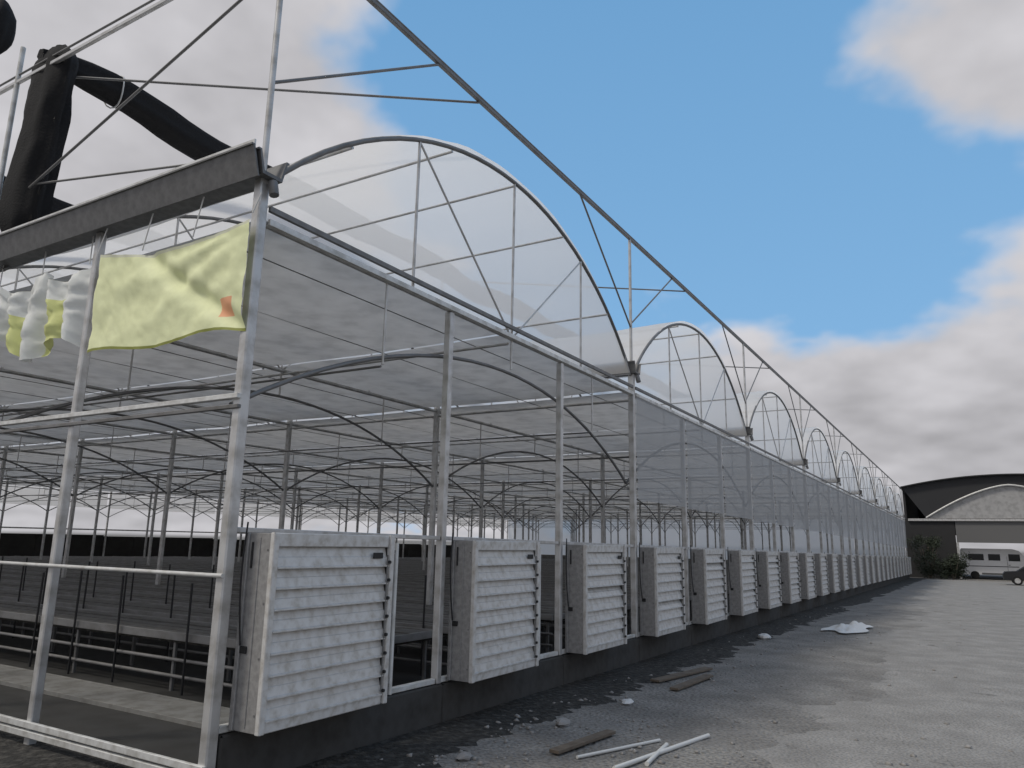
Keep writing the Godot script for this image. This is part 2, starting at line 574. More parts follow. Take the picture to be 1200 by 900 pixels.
func make_greenhouse() -> void:
	var G := thing("greenhouse", "long multi-span greenhouse of galvanised steel tube with film arches and open sides", "greenhouse")
	var arch_mesh := sweep(arc(BAY, 1.82, 30), [0.026], 8)
	var inner_mesh := sweep(arc(BAY, 1.1, 24), [0.021], 8)
	var L := BAY * NB
	for j in NR:
		var z := -ROW * j
		var fr := branch("gable_frame" if j == 0 else "frame", G)
		fr.position.z = z
		# columns under the gutters
		for i in NB + 1:
			var x := BAY * i
			var base := Vector3(x, gy(x) - 0.05, 0)
			if i == 0:
				if j > 0:
					continue
				bar(base, Vector3(x, 4.62, 0), 0.092, 0.092, "corner_column", M.steel, fr)
				tube(Vector3(x, 4.62, 0), Vector3(x, Y_RACK + 0.15, 0), 0.027, "mast", M.steel, fr)
			else:
				bar(base if j > 0 else Vector3(x, gy(x) + 0.375, 0), Vector3(x, 4.62, 0), 0.085, 0.1, "column", M.steel, fr)
		var merged := SurfaceTool.new()
		merged.begin(Mesh.PRIMITIVE_TRIANGLES)
		var any := false
		for i in NB:
			var x := BAY * i
			put(arch_mesh, "arch", M.dull_steel, fr, Vector3(x, Y_SPRING, 0))
			tube(Vector3(x, Y_CHORD, 0), Vector3(x + BAY, Y_CHORD, 0), 0.03, "bottom_chord", M.steel, fr)
			put(inner_mesh, "inner_arch", M.dull_steel, fr, Vector3(x, 2.75, 0.0 if j > 0 else -0.12))
			var webs := []
			for q in [2.0, 4.0, 6.0]:
				webs.append([Vector3(x + q, Y_CHORD, 0), Vector3(x + q, arch_y(q) - 0.02, 0), 0.016])
			webs.append([Vector3(x + 4.0, Y_CHORD, 0), Vector3(x + 2.0, arch_y(2.0) - 0.02, 0), 0.013])
			webs.append([Vector3(x + 4.0, Y_CHORD, 0), Vector3(x + 6.0, arch_y(6.0) - 0.02, 0), 0.013])
			webs.append([Vector3(x + 4.0, 3.85, 0), Vector3(x + 4.0, Y_CHORD, 0), 0.014])
			for q in [1.6, 6.4]:
				webs.append([Vector3(x + q, 3.4, 0), Vector3(x + q, Y_CHORD, 0), 0.012])
			for wv in webs:
				if (j == 0 and i < 5) or (j > 0 and j < 3 and i < 3):
					tube(wv[0], wv[1], wv[2], "strut", M.steel, fr)
				else:
					merged.append_from(unit_tube, 0, tube_xf(wv[0], wv[1], wv[2]))
					any = true
		if any:
			var mo := put(merged.commit(), "strut_set", M.steel, fr)
			mo.set_meta("kind", "stuff")
	# gable wall: posts between the columns, rails, jambs and the fan sill
	var gw := branch("gable_wall", G)
	for i in NB * 3:
		var x := FANSP * i
		if i % 3 != 0:
			bar(Vector3(x, gy(x) + 0.375, 0), Vector3(x, Y_CHORD - 0.03, 0), 0.075, 0.085, "post", M.steel, gw)
		var x2 := x + FANSP
		bar(Vector3(x + 0.05, gy(x) + 0.405, 0.0), Vector3(x2 - 0.05, gy(x2) + 0.405, 0.0), 0.05, 0.06, "sill_rail", M.white_steel, gw)
		bar(Vector3(x + 0.05, gy(x) + 1.80, 0.0), Vector3(x2 - 0.05, gy(x2) + 1.80, 0.0), 0.04, 0.05, "head_rail", M.steel, gw)
		bar(Vector3(x + 0.06, gy(x) + 0.16, -0.01), Vector3(x2 + 0.055, gy(x2) + 0.16, -0.01), 0.42, 0.12, "plinth", M.plinth, gw)
	# eave profile on the gable: a dark channel above a bright one
	for i in NB:
		var x := BAY * i
		bar(Vector3(x + 0.06, Y_CHORD + 0.12, 0.045), Vector3(x + BAY - 0.06, Y_CHORD + 0.12, 0.045), 0.05, 0.035, "film_clamp", M.dull_steel, gw)
		bar(Vector3(x + 0.06, Y_CHORD + 0.005, 0.05), Vector3(x + BAY - 0.06, Y_CHORD + 0.005, 0.05), 0.055, 0.03, "screen_clamp", M.white_steel, gw)
	for i in range(3, NB * 3):
		var x := FANSP * i
		put(sheet(3, 6, func(u, v): return Vector3(x + 0.05 + u * (FANSP - 0.1), lerpf(gy(x) + 2.55, Y_CHORD - 0.03, v), 0.062 + 0.008 * sin(u * 3.0 + v * 5.0 + x))), "insect_net", M.insect_net, gw)
	for k in range(0, 30):
		var z := -0.7 - k * ROW / 3.0
		if k % 3 != 2:
			tube(Vector3(0.1, 4.285, z), Vector3(L - 0.1, 4.285, z), 0.006, "screen_wire", M.dull_steel, G)
	for i in NB:
		for q in [1.6, 6.4]:
			tube(Vector3(BAY * i + q, 3.385, -0.02), Vector3(BAY * i + q, 3.385, -DEPTH), 0.012, "water_pipe", M.dull_steel, G)
	# gutters
	var prof := [Vector2(-0.16, 0.2), Vector2(-0.13, 0.2), Vector2(-0.085, 0.03), Vector2(0.085, 0.03), Vector2(0.13, 0.2), Vector2(0.16, 0.2), Vector2(0.16, 0.185), Vector2(0.145, 0.185), Vector2(0.1, 0.0), Vector2(-0.1, 0.0), Vector2(-0.145, 0.185), Vector2(-0.16, 0.185)]
	var gm := extrude(prof, -0.12, DEPTH + 0.2)
	for i in NB + 1:
		var x := BAY * i
		var g := put(gm, "gutter", M.gutter, G, Vector3(x, 4.6, 0))
		g.rotation.y = PI / 2
		var e := tube(Vector3(x + 0.03, 4.58, 0.09), Vector3(x + 0.03, 4.46, 0.12), 0.04, "outlet", M.dull_steel, G)
		e.name = "gutter_outlet"
		if i > 0:
			tube(Vector3(x, Y_CHORD - 0.1, -0.05), Vector3(x, Y_CHORD - 0.1, -DEPTH), 0.022, "tie_rail", M.steel, G)
		if i < NB:
			tube(Vector3(x + 4.0, Y_CHORD - 0.06, -0.05), Vector3(x + 4.0, Y_CHORD - 0.06, -DEPTH), 0.018, "tie_rail", M.steel, G)
			for q in [1.0, 2.6, 4.0, 5.4, 7.0]:
				tube(Vector3(x + q, arch_y(q) - 0.045, 0.0), Vector3(x + q, arch_y(q) - 0.045, -DEPTH), 0.016, "purlin", M.steel, G)
	# fascia plate that covers the front gutter
	var ft := put(extrude([Vector2(0.05, 0.0), Vector2(-0.02, 0.25), Vector2(-0.05, 0.25), Vector2(-0.05, 0.235), Vector2(-0.034, 0.235), Vector2(0.036, 0.0)], -0.1, DEPTH), "fascia", M.gutter, G, Vector3(-0.165, 4.57, 0))
	ft.rotation.y = PI / 2
	bar(Vector3(-0.185, 4.832, 0.1), Vector3(-0.185, 4.832, -DEPTH), 0.055, 0.018, "fascia_lip", M.white_steel, G)
	# roof film, one sheet to a span
	var film_noise := FastNoiseLite.new()
	film_noise.seed = 77
	film_noise.frequency = 0.35
	for i in NB:
		var x := BAY * i
		var A := arc(BAY - 0.16, 1.86, 40, x + 0.08, Y_SPRING + 0.03)
		var fm := sheet(40, 110, func(u, v):
			var p: Vector3 = A[int(round(u * 40))]
			var z: float = 0.02 - v * (DEPTH + 0.05)
			var sag: float = -0.03 * pow(sin(PI * fposmod(-z / ROW, 1.0)), 2.0) + 0.03 * film_noise.get_noise_2d(p.x * 2.4, z * 1.2) + 0.014 * film_noise.get_noise_2d(p.x * 9.0 + z * 3.0, z * 2.0)
			return Vector3(p.x, p.y + sag, z))
		put(fm, "roof_film", M.film, G)
	# front wall (towards the banner): posts and rails
	var fw := branch("front_wall", G)
	for k in range(1, 19):
		var z := -2.25 * k
		bar(Vector3(0, gy(0) - 0.05, z), Vector3(0, 4.6, z), 0.075, 0.075, "post", M.steel, fw)
	for z0 in [[0.0, -9.0], [-9.0, -18.0], [-18.0, -DEPTH]]:
		var a: float = z0[0] + (0.045 if z0[0] == 0.0 else -0.003)
		var b: float = z0[1]
		bar(Vector3(-0.055, 2.80, a), Vector3(-0.055, 2.80, b), 0.04, 0.05, "rail", M.white_steel, fw)
		bar(Vector3(-0.052, 2.72, a), Vector3(-0.052, 2.72, b), 0.03, 0.035, "rail", M.dull_steel, fw)
		tube(Vector3(-0.055, 1.47, a), Vector3(-0.055, 1.47, b), 0.016, "rail", M.white_steel, fw)
		bar(Vector3(-0.055, 0.17, a), Vector3(-0.055, 0.17, b), 0.05, 0.03, "rail", M.white_steel, fw)
		bar(Vector3(-0.055, 0.10, a), Vector3(-0.055, 0.10, b), 0.05, 0.03, "rail", M.white_steel, fw)
	# shade rack over the roof
	var rk := branch("shade_rack", G)
	for i in NB:
		var x := BAY * i
		var a := Vector3(x, Y_RACK, 0)
		var b := Vector3(x + BAY, Y_RACK, 0)
		bar(a, b, 0.05, 0.05, "top_beam", M.dull_steel, rk)
		tube(a + Vector3(0, 0.09, -0.03), b + Vector3(0, 0.09, -0.03), 0.012, "net_wire", M.dull_steel, rk)
		tube(b - Vector3(0, Y_RACK - 4.7, 0), b, 0.026, "rack_post", M.steel, rk)
		tube(Vector3(x + BAY, 5.43, 0), Vector3(x + BAY - 2.05, Y_RACK, 0), 0.015, "knee_brace", M.dull_steel, rk)
		tube(Vector3(x, 5.5, 0), Vector3(x + 2.3, Y_RACK, 0), 0.015, "knee_brace", M.dull_steel, rk)
		tube(Vector3(x + 3.1, Y_RACK - 0.04, 0), Vector3(x + 0.2, Y_RACK - 0.04, -ROW), 0.015, "plan_brace", M.dull_steel, rk)
		for q in 13:
			tube(Vector3(x + 0.3 + q * 0.6, Y_RACK, -0.03), Vector3(x + 0.3 + q * 0.6, Y_RACK + 0.09, -0.03), 0.008, "wire_peg", M.dull_steel, rk)
		for j in range(1, NR):
			tube(Vector3(x, Y_RACK, -ROW * j), Vector3(x + BAY, Y_RACK, -ROW * j), 0.022, "row_beam", M.dull_steel, rk)
			if i < 4 and j < 4:
				tube(Vector3(x + BAY, 4.7, -ROW * j), Vector3(x + BAY, Y_RACK, -ROW * j), 0.024, "rack_post", M.steel, rk)
	bar(Vector3(0, Y_RACK - 0.12, 0), Vector3(0, Y_RACK - 0.12, -DEPTH), 0.045, 0.04, "edge_beam", M.steel, rk)
	tube(Vector3(0, Y_RACK - 0.02, 0), Vector3(0, Y_RACK - 0.02, -DEPTH), 0.012, "net_wire", M.dull_steel, rk)
	for k in range(1, 5):
		var z := -4.5 * k
		tube(Vector3(0, 4.7, z), Vector3(0, Y_RACK + 0.35, z), 0.028, "rack_post", M.white_steel, rk)
	tube(Vector3(0, 6.68, 0), Vector3(0, 5.45, -3.8), 0.014, "stay", M.dull_steel, rk)
	tube(Vector3(0.02, 5.48, -3.7), Vector3(0.3, 5.1, -0.5), 0.012, "stay", M.dull_steel, rk)
	# far walls: wet pads below, film above
	var bw := branch("pad_wall", G)
	for i in NB:
		var x := BAY * i
		for q in 4:
			box(Vector3(x + 1.0 + q * 2.0, gy(x) + 0.9, -DEPTH - 0.25), Vector3(1.97, 1.85, 0.15), "pad", M.pad, bw)
		box(Vector3(x + 4.0, 2.0, -DEPTH - 0.2), Vector3(7.98, 0.08, 0.2), "pad_rail", M.steel, bw)
		put(sheet(2, 2, func(u, v): return Vector3(x + 0.05 + u * 7.9, 3.3 + v * 1.0, -DEPTH - 0.2)), "wall_film", M.film, bw)
	var ew := branch("end_wall", G)
	for k in 10:
		var z0 := -ROW * k - 0.1
		box(Vector3(L + 0.2, gy(L) + 0.55, z0 - ROW * 0.5), Vector3(0.1, 1.1, ROW - 0.05), "kick_board", M.concrete, ew)
		put(sheet(2, 2, func(u, v): return Vector3(L + 0.2, gy(L) + 1.12 + v * 3.9, z0 - u * (ROW - 0.05))), "wall_film", M.film, ew)

func make_screens() -> void:
	var sn := FastNoiseLite.new()
	sn.seed = 8
	sn.frequency = 0.5
	for i in NB:
		var x := BAY * i
		var t := thing("shade_screen", "flat grey shade screen under the %s roof span from the banner corner" % ordinal(i + 1), "shade screen", Vector3(x, 4.32, 0), "flat shade screens below the roof spans")
		for h in 2:
			var m := sheet(14, 70, func(u, v):
				var lx: float = 0.08 + h * 3.94 + u * 3.88
				var z: float = -0.06 - v * (DEPTH - 0.2)
				var sag: float = -0.02 * sin(PI * u) - 0.02 * pow(sin(PI * fposmod(-z / ROW, 1.0)), 2.0)
				return Vector3(lx, sag + 0.012 * sn.get_noise_2d((x + lx) * 1.5, z * 1.5), z))
			put(m, "cloth", M.screen, t)

# ------------------------------------------------------------------ fans
func make_fan(variant: int) -> Node3D:
	var t := Node3D.new()
	t.name = "exhaust_fan"
	var W := 1.37
	var H := 1.38
	var z0 := 0.045
	var z1 := 0.31
	var st := SurfaceTool.new()
	st.begin(Mesh.PRIMITIVE_TRIANGLES)
	var th := 0.012
	var zc := (z0 + z1) * 0.5
	add_bevel_box(st, Vector3(th * 0.5, H * 0.5, zc), Vector3(th, H, z1 - z0), 0.003)
	add_bevel_box(st, Vector3(W - th * 0.5, H * 0.5, zc), Vector3(th, H, z1 - z0), 0.003)
	add_bevel_box(st, Vector3(W * 0.5, H - th * 0.5, zc), Vector3(W - 2.0 * th, th, z1 - z0), 0.003)
	add_bevel_box(st, Vector3(W * 0.5, th * 0.5, zc), Vector3(W - 2.0 * th, th, z1 - z0), 0.003)
	add_bevel_box(st, Vector3(W * 0.5, H * 0.5, z0 + 0.01), Vector3(W - 2.0 * th, H - 2.0 * th, 0.02), 0.003)
	st.generate_normals()
	put(st.commit(), "housing", M.fan_side, t)
	# front frame with a rolled edge
	st = SurfaceTool.new()
	st.begin(Mesh.PRIMITIVE_TRIANGLES)
	var fw := 0.055
	add_bevel_box(st, Vector3(fw * 0.5 - 0.006, H * 0.5, z1 + 0.014), Vector3(fw, H + 0.012, 0.046), 0.006)
	add_bevel_box(st, Vector3(W - fw * 0.5 + 0.006, H * 0.5, z1 + 0.014), Vector3(fw, H + 0.012, 0.046), 0.006)
	add_bevel_box(st, Vector3(W * 0.5, H - 0.045, z1 + 0.006), Vector3(W - 2.0 * fw, 0.1, 0.022), 0.006)
	add_bevel_box(st, Vector3(W * 0.5, 0.033, z1 + 0.006), Vector3(W - 2.0 * fw, 0.078, 0.022), 0.006)
	st.generate_normals()
	put(st.commit(), "front_frame", M.fan_front, t)
	box(Vector3(-0.010, H * 0.5, z0 + 0.022), Vector3(0.02, H, 0.04), "rear_flange", M.fan_side, t)
	# slats, slightly ajar, each with a stiffening crease and a turned lip
	var n := 8
	var y0 := 0.075
	var pitch := (H - 0.1 - y0) / n
	var prof := [Vector2(0.0, pitch + 0.004), Vector2(0.018, pitch * 0.55), Vector2(0.026, pitch * 0.5), Vector2(0.040, 0.014), Vector2(0.054, 0.006), Vector2(0.054, -0.004), Vector2(0.034, 0.002), Vector2(0.020, pitch * 0.46), Vector2(0.012, pitch * 0.52), Vector2(-0.006, pitch + 0.004)]
	var sm := extrude(prof, 0.056, W - 0.056)
	for k in n:
		var sl := put(sm, "slat", M.fan_front, t, Vector3(0, y0 + k * pitch, z1 - 0.026))
		sl.rotation.x = rng.randf_range(-0.005, 0.02) - (0.22 if k == [9, 4, 9, 2, 6][variant] else 0.0)
		sl.rotation.z = rng.randf_range(-0.004, 0.004)
		sl.position.y += rng.randf_range(-0.003, 0.003)
		tube(Vector3(W - 0.062, y0 + k * pitch + 0.03, z1 + 0.03), Vector3(W - 0.062, y0 + k * pitch + 0.03, z1 + 0.05), 0.014, "pivot", M.black, t)
	tube(Vector3(W - 0.075, y0 + 0.02, z1 + 0.026), Vector3(W - 0.075, H - 0.16, z1 + 0.026), 0.006, "link_rod", M.dull_steel, t)
	tube(Vector3(W + 0.11, 0.04, z1 - 0.03), Vector3(W + 0.11, H - 0.06, z1 - 0.03), 0.02, "side_pole", M.white_steel, t)
	for k in [0.12, 0.7, 1.25]:
		box(Vector3(W + 0.05, k, z1 - 0.03), Vector3(0.1, 0.03, 0.012), "pole_bracket", M.dull_steel, t)
	box(Vector3(W - 0.19, H - 0.165, z1 + 0.016), Vector3(0.13, 0.05, 0.008), "label_plate", M.black, t)
	# side panel fittings
	box(Vector3(-0.006, 0.55, z0 + 0.07), Vector3(0.016, 0.05, 0.07), "latch", M.black, t)
	box(Vector3(-0.005, 1.22, z0 + 0.075), Vector3(0.012, 0.19, 0.018), "slot_cover", M.black, t)
	box(Vector3(-0.003, H * 0.5, z0 + 0.15), Vector3(0.008, H - 0.06, 0.014), "rib", M.fan_side, t)
	for k in 4:
		tube(Vector3(-0.004, 0.12 + k * 0.38, z1 - 0.03), Vector3(0.004, 0.12 + k * 0.38, z1 - 0.03), 0.008, "bolt", M.dull_steel, t)
	var cab := PackedVector3Array()
	for k in 9:
		var v := k / 8.0
		cab.append(Vector3(-0.02 - 0.03 * sin(v * PI) - 0.02 * variant * v * (1.0 - v), lerpf(0.58, 1.46, v), z0 + 0.05 - 0.03 * v))
	put(sweep(cab, [0.007], 6), "cable", M.black, t)
	# rotor behind the slats
	tube(Vector3(W * 0.5, H * 0.5, z0 + 0.03), Vector3(W * 0.5, H * 0.5, z0 + 0.12), 0.08, "hub", M.black, t)
	for k in 6:
		var a := TAU * k / 6.0
		var bl := box(Vector3(W * 0.5 + cos(a) * 0.34, H * 0.5 + sin(a) * 0.34, z0 + 0.09), Vector3(0.52, 0.2, 0.008), "blade", M.dull_steel, t)
		bl.rotation = Vector3(0, 0, a)
		bl.rotate_object_local(Vector3(1, 0, 0), 0.2)
	return t

func make_fans() -> void:
	var kinds := []
	for v in 5:
		kinds.append(make_fan(v))
	var order := [0, 2, 1, 3, 4]
	for i in NB * 3:
		var x := FANSP * i + 0.13
		var t: Node3D = kinds[order[i]] if i < 5 else kinds[rng.randi() % 5].duplicate()
		t.name = numbered("exhaust_fan")
		add_child(t)
		t.position = Vector3(x, gy(x) + 0.4, rng.randf_range(-0.006, 0.006))
		t.rotation.y = rng.randf_range(-0.006, 0.006)
		tag(t, "grey louvred exhaust fan box, %s along the wall from the banner corner" % ordinal(i + 1), "exhaust fan", "louvred exhaust fans along the gable wall")

# ------------------------------------------------------------------ nets and banner
func bundle(path: PackedVector3Array, r0: float, r1: float, lobes: int, sd: int, flat := 1.0) -> Mesh:
	# a gathered cloth: a lumpy roll with folds
	var nz := FastNoiseLite.new()
	nz.seed = sd
	nz.frequency = 1.2
	nz.fractal_octaves = 3
	var st := SurfaceTool.new()
	st.begin(Mesh.PRIMITIVE_TRIANGLES)
	st.set_smooth_group(0)
	var sides := 20
	var rings := []
	var n := path.size()
	for i in n:
		var d: Vector3 = (path[mini(i + 1, n - 1)] - path[maxi(i - 1, 0)]).normalized()
		var s := d.cross(Vector3(1, 0, 0) if absf(d.x) < 0.8 else Vector3(0, 0, 1)).normalized()
		var w := d.cross(s)
		var t := float(i) / (n - 1)
		var ring := []
		for k in sides:
			var a := TAU * k / sides
			var q := path[i] * 1.3
			var rr := lerpf(r0, r1, t) * sqrt(clampf(minf(t, 1.0 - t) * n / 3.0 + 0.15, 0.0, 1.0)) * (1.0 + 0.26 * nz.get_noise_3d(q.x * 0.5 + cos(a) * 0.6, q.y * 0.5 + sin(a) * 0.6, q.z * 0.5) + 0.13 * sin(lobes * a + 1.5 * nz.get_noise_1d(t * 2.0)))
			ring.append(path[i] + s * cos(a) * rr + w * sin(a) * rr * flat)
		rings.append(ring)
	for i in n - 1:
		for k in sides:
			var k2 := (k + 1) % sides
			face(st, [rings[i][k], rings[i + 1][k], rings[i + 1][k2], rings[i][k2]], rings[i][k] - path[i])
	st.set_smooth_group(-1)
	face(st, rings[0], path[0] - path[1])
	face(st, rings[-1], path[-1] - path[-2])
	st.generate_normals()
	return st.commit()

func make_nets() -> void:
	for j in range(1, 5):
		var z := -ROW * j + (0.0 if j < 2 else 0.05)
		var t := thing("shade_net", "black shade net gathered into a roll over the %s roof frame" % ordinal(j + 1), "shade net", Vector3(0, 0, z), "black shade nets gathered on the rack above the roof")
		var p := PackedVector3Array()
		var n := 150
		for i in n + 1:
			var x := lerpf(0.0, 40.0, float(i) / n)
			p.append(Vector3(x, Y_RACK + 0.10 + 0.04 * sin(x * 1.9), 0.05 * sin(x * 1.1 + j)))
		put(bundle(p, 0.19, 0.17, 5, 100 + j), "roll", M.net, t)
		for k in 16:
			var bx := 0.9 + k * 2.3
			var ring := PackedVector3Array()
			for a in 17:
				var an := TAU * a / 16.0
				ring.append(Vector3(bx + 0.02 * cos(an * 2.0), Y_RACK + 0.10 + 0.04 * sin(bx * 1.9) + 0.215 * cos(an), 0.05 * sin(bx * 1.1 + j) + 0.215 * sin(an)))
			put(sweep(ring, [0.009], 6, false), "tie_band", M.pvc, t)
		if j == 1:
			var q := PackedVector3Array()
			for i in 26:
				var v := i / 25.0
				q.append(Vector3(0.12, lerpf(7.28, 4.95, v), lerpf(0.20, 0.05, v) - 0.14 * pow(v, 2.0)))
			put(bundle(q, 0.38, 0.40, 7, 200, 0.4), "hanging_end", M.net, t)
	var k := thing("net_end", "short black end of net tied round a mast above the front gutter", "shade net", Vector3(0, 0, -5.25))
	tube(Vector3(0, 4.75, 0), Vector3(0, 8.4, 0), 0.02, "pole", M.steel, k)
	var p2 := PackedVector3Array()
	for i in 9:
		p2.append(Vector3(0.0, 8.35 - i * 0.09, 0.0))
	put(bundle(p2, 0.17, 0.14, 4, 300), "wrap", M.net, k)

func make_banner() -> void:
	var t := thing("banner", "creased yellow-green cloth banner tied between the corner column and the next post", "banner", Vector3(-0.09, 0, 0))
	var fn := FastNoiseLite.new()
	fn.seed = 4
	fn.frequency = 1.3
	var m := sheet(60, 30, func(u, v):
		var z: float = lerpf(0.03, -2.16, u)
		var top: float = 4.22 + 0.09 * u - 0.10 * sin(PI * clampf(u * 1.05, 0.0, 1.0))
		var bot: float = 3.31 + 0.02 * smooth(0.1, 0.9, u) + 0.03 * sin(u * 9.0)
		var y: float = lerpf(top, bot, v)
		# folds fan out from the tied top corner by the column
		var ang: float = atan2(v * 0.9, u + 0.06)
		var fold: float = 0.016 * sin(ang * 13.0) * smooth(0.0, 0.3, u) * (1.0 - 0.6 * u) + 0.016 * fn.get_noise_2d(u * 7.0, v * 2.5) + 0.004 * fn.get_noise_2d(u * 26.0, v * 9.0)
		var crease: float = 0.06 * exp(-pow((u * 1.0 + v * 0.62 - 0.62) / 0.06, 2.0))
		return Vector3(fold + crease - 0.02 + 0.1 * smooth(0.93, 1.0, u), y, z), true)
	put(m, "cloth", M.banner, t)
	for s in [[0.03, 4.28, 4.45], [-0.7, 4.22, 4.58], [-1.4, 4.23, 4.58], [-2.1, 4.33, 4.58]]:
		tube(Vector3(0.0, s[1], s[0]), Vector3(0.02, s[2], s[0] + 0.06), 0.006, "tie_cord", M.pvc, t)
	var r := thing("torn_cloth", "rumpled pale cloth with yellow stripes sagging beyond the banner's far post", "cloth", Vector3(-0.02, 0, 0))
	var m2 := sheet(90, 26, func(u, v):
		var z: float = lerpf(-2.3, -4.9, u)
		var top: float = 4.36 - 0.16 * absf(sin(u * PI * 3.0))
		var bot: float = 3.45 + 0.25 * u + 0.12 * sin(u * 13.0)
		var fold: float = 0.09 * sin(u * 46.0 + 2.0 * v) * (0.5 + 0.5 * v) + 0.05 * fn.get_noise_2d(u * 14.0, v * 3.0)
		return Vector3(fold, lerpf(top, bot, v), z + 0.05 * sin(v * 5.0 + u * 20.0)), true)
	put(m2, "cloth", M.rag, r)
	for zz in [-2.35, -3.2, -4.05]:
		tube(Vector3(0.0, 4.30, zz), Vector3(0.02, 4.6, zz - 0.04), 0.006, "tie_cord", M.pvc, r)

# ------------------------------------------------------------------ benches
func make_benches() -> void:
	var n := 50
	for i in n:
		var x := 2.55 + 1.38 * i
		var t := thing("growing_bench", "long low slatted growing bench, %s row in from the front wall" % ordinal(i + 1), "bench", Vector3(x, gy(x), 0), "growing benches in rows inside the greenhouse")
		var z0 := -1.3
		var z1 := -39.5
		var zc := (z0 + z1) * 0.5
		for q in 4:
			box(Vector3(-0.33 + q * 0.22, 0.635 + rng.randf_range(-0.006, 0.006), zc), Vector3(0.16, 0.03, z0 - z1), "slat", M.bench_slat, t)
		box(Vector3(0, 0.56, zc), Vector3(0.86, 0.03, z0 - z1), "tray", M.soil, t)
		if i < 8:
			for q in [0.18, 0.36]:
				tube(Vector3(-0.43, q, z0), Vector3(-0.43, q, z1), 0.02, "pipe", M.bench_steel, t)
		for s in [-1.0, 1.0]:
			box(Vector3(s * 0.45, 0.62, zc), Vector3(0.035, 0.09, z0 - z1 + 0.04), "side_rail", M.bench_steel, t)
		box(Vector3(0, 0.62, z0 + 0.03), Vector3(0.86, 0.09, 0.03), "end_rail", M.bench_steel, t)
		var k := 0
		var st := SurfaceTool.new()
		st.begin(Mesh.PRIMITIVE_TRIANGLES)
		var z := z0 - 0.1
		while z > z1:
			for s in [-0.4, 0.4]:
				if i < 4 and k < 5:
					bar(Vector3(s, 0.0, z), Vector3(s, 0.58, z), 0.04, 0.04, "leg", M.dull_steel, t)
				else:
					st.append_from(unit_box, 0, bar_xf(Vector3(s, 0.0, z), Vector3(s, 0.58, z), 0.04, 0.04))
			z -= 2.0
			k += 1
		if i < 3:
			for q in 12:
				var sz := z0 - 0.5 - q * 1.1 - rng.randf() * 0.4
				tube(Vector3(-0.5, 0.0, sz), Vector3(-0.5 + rng.randf_range(-0.02, 0.02), 1.15 + rng.randf() * 0.2, sz), 0.014, "stake", M.black, t)
		var lo := put(st.commit(), "leg_set", M.dull_steel, t)
		lo.set_meta("kind", "stuff")

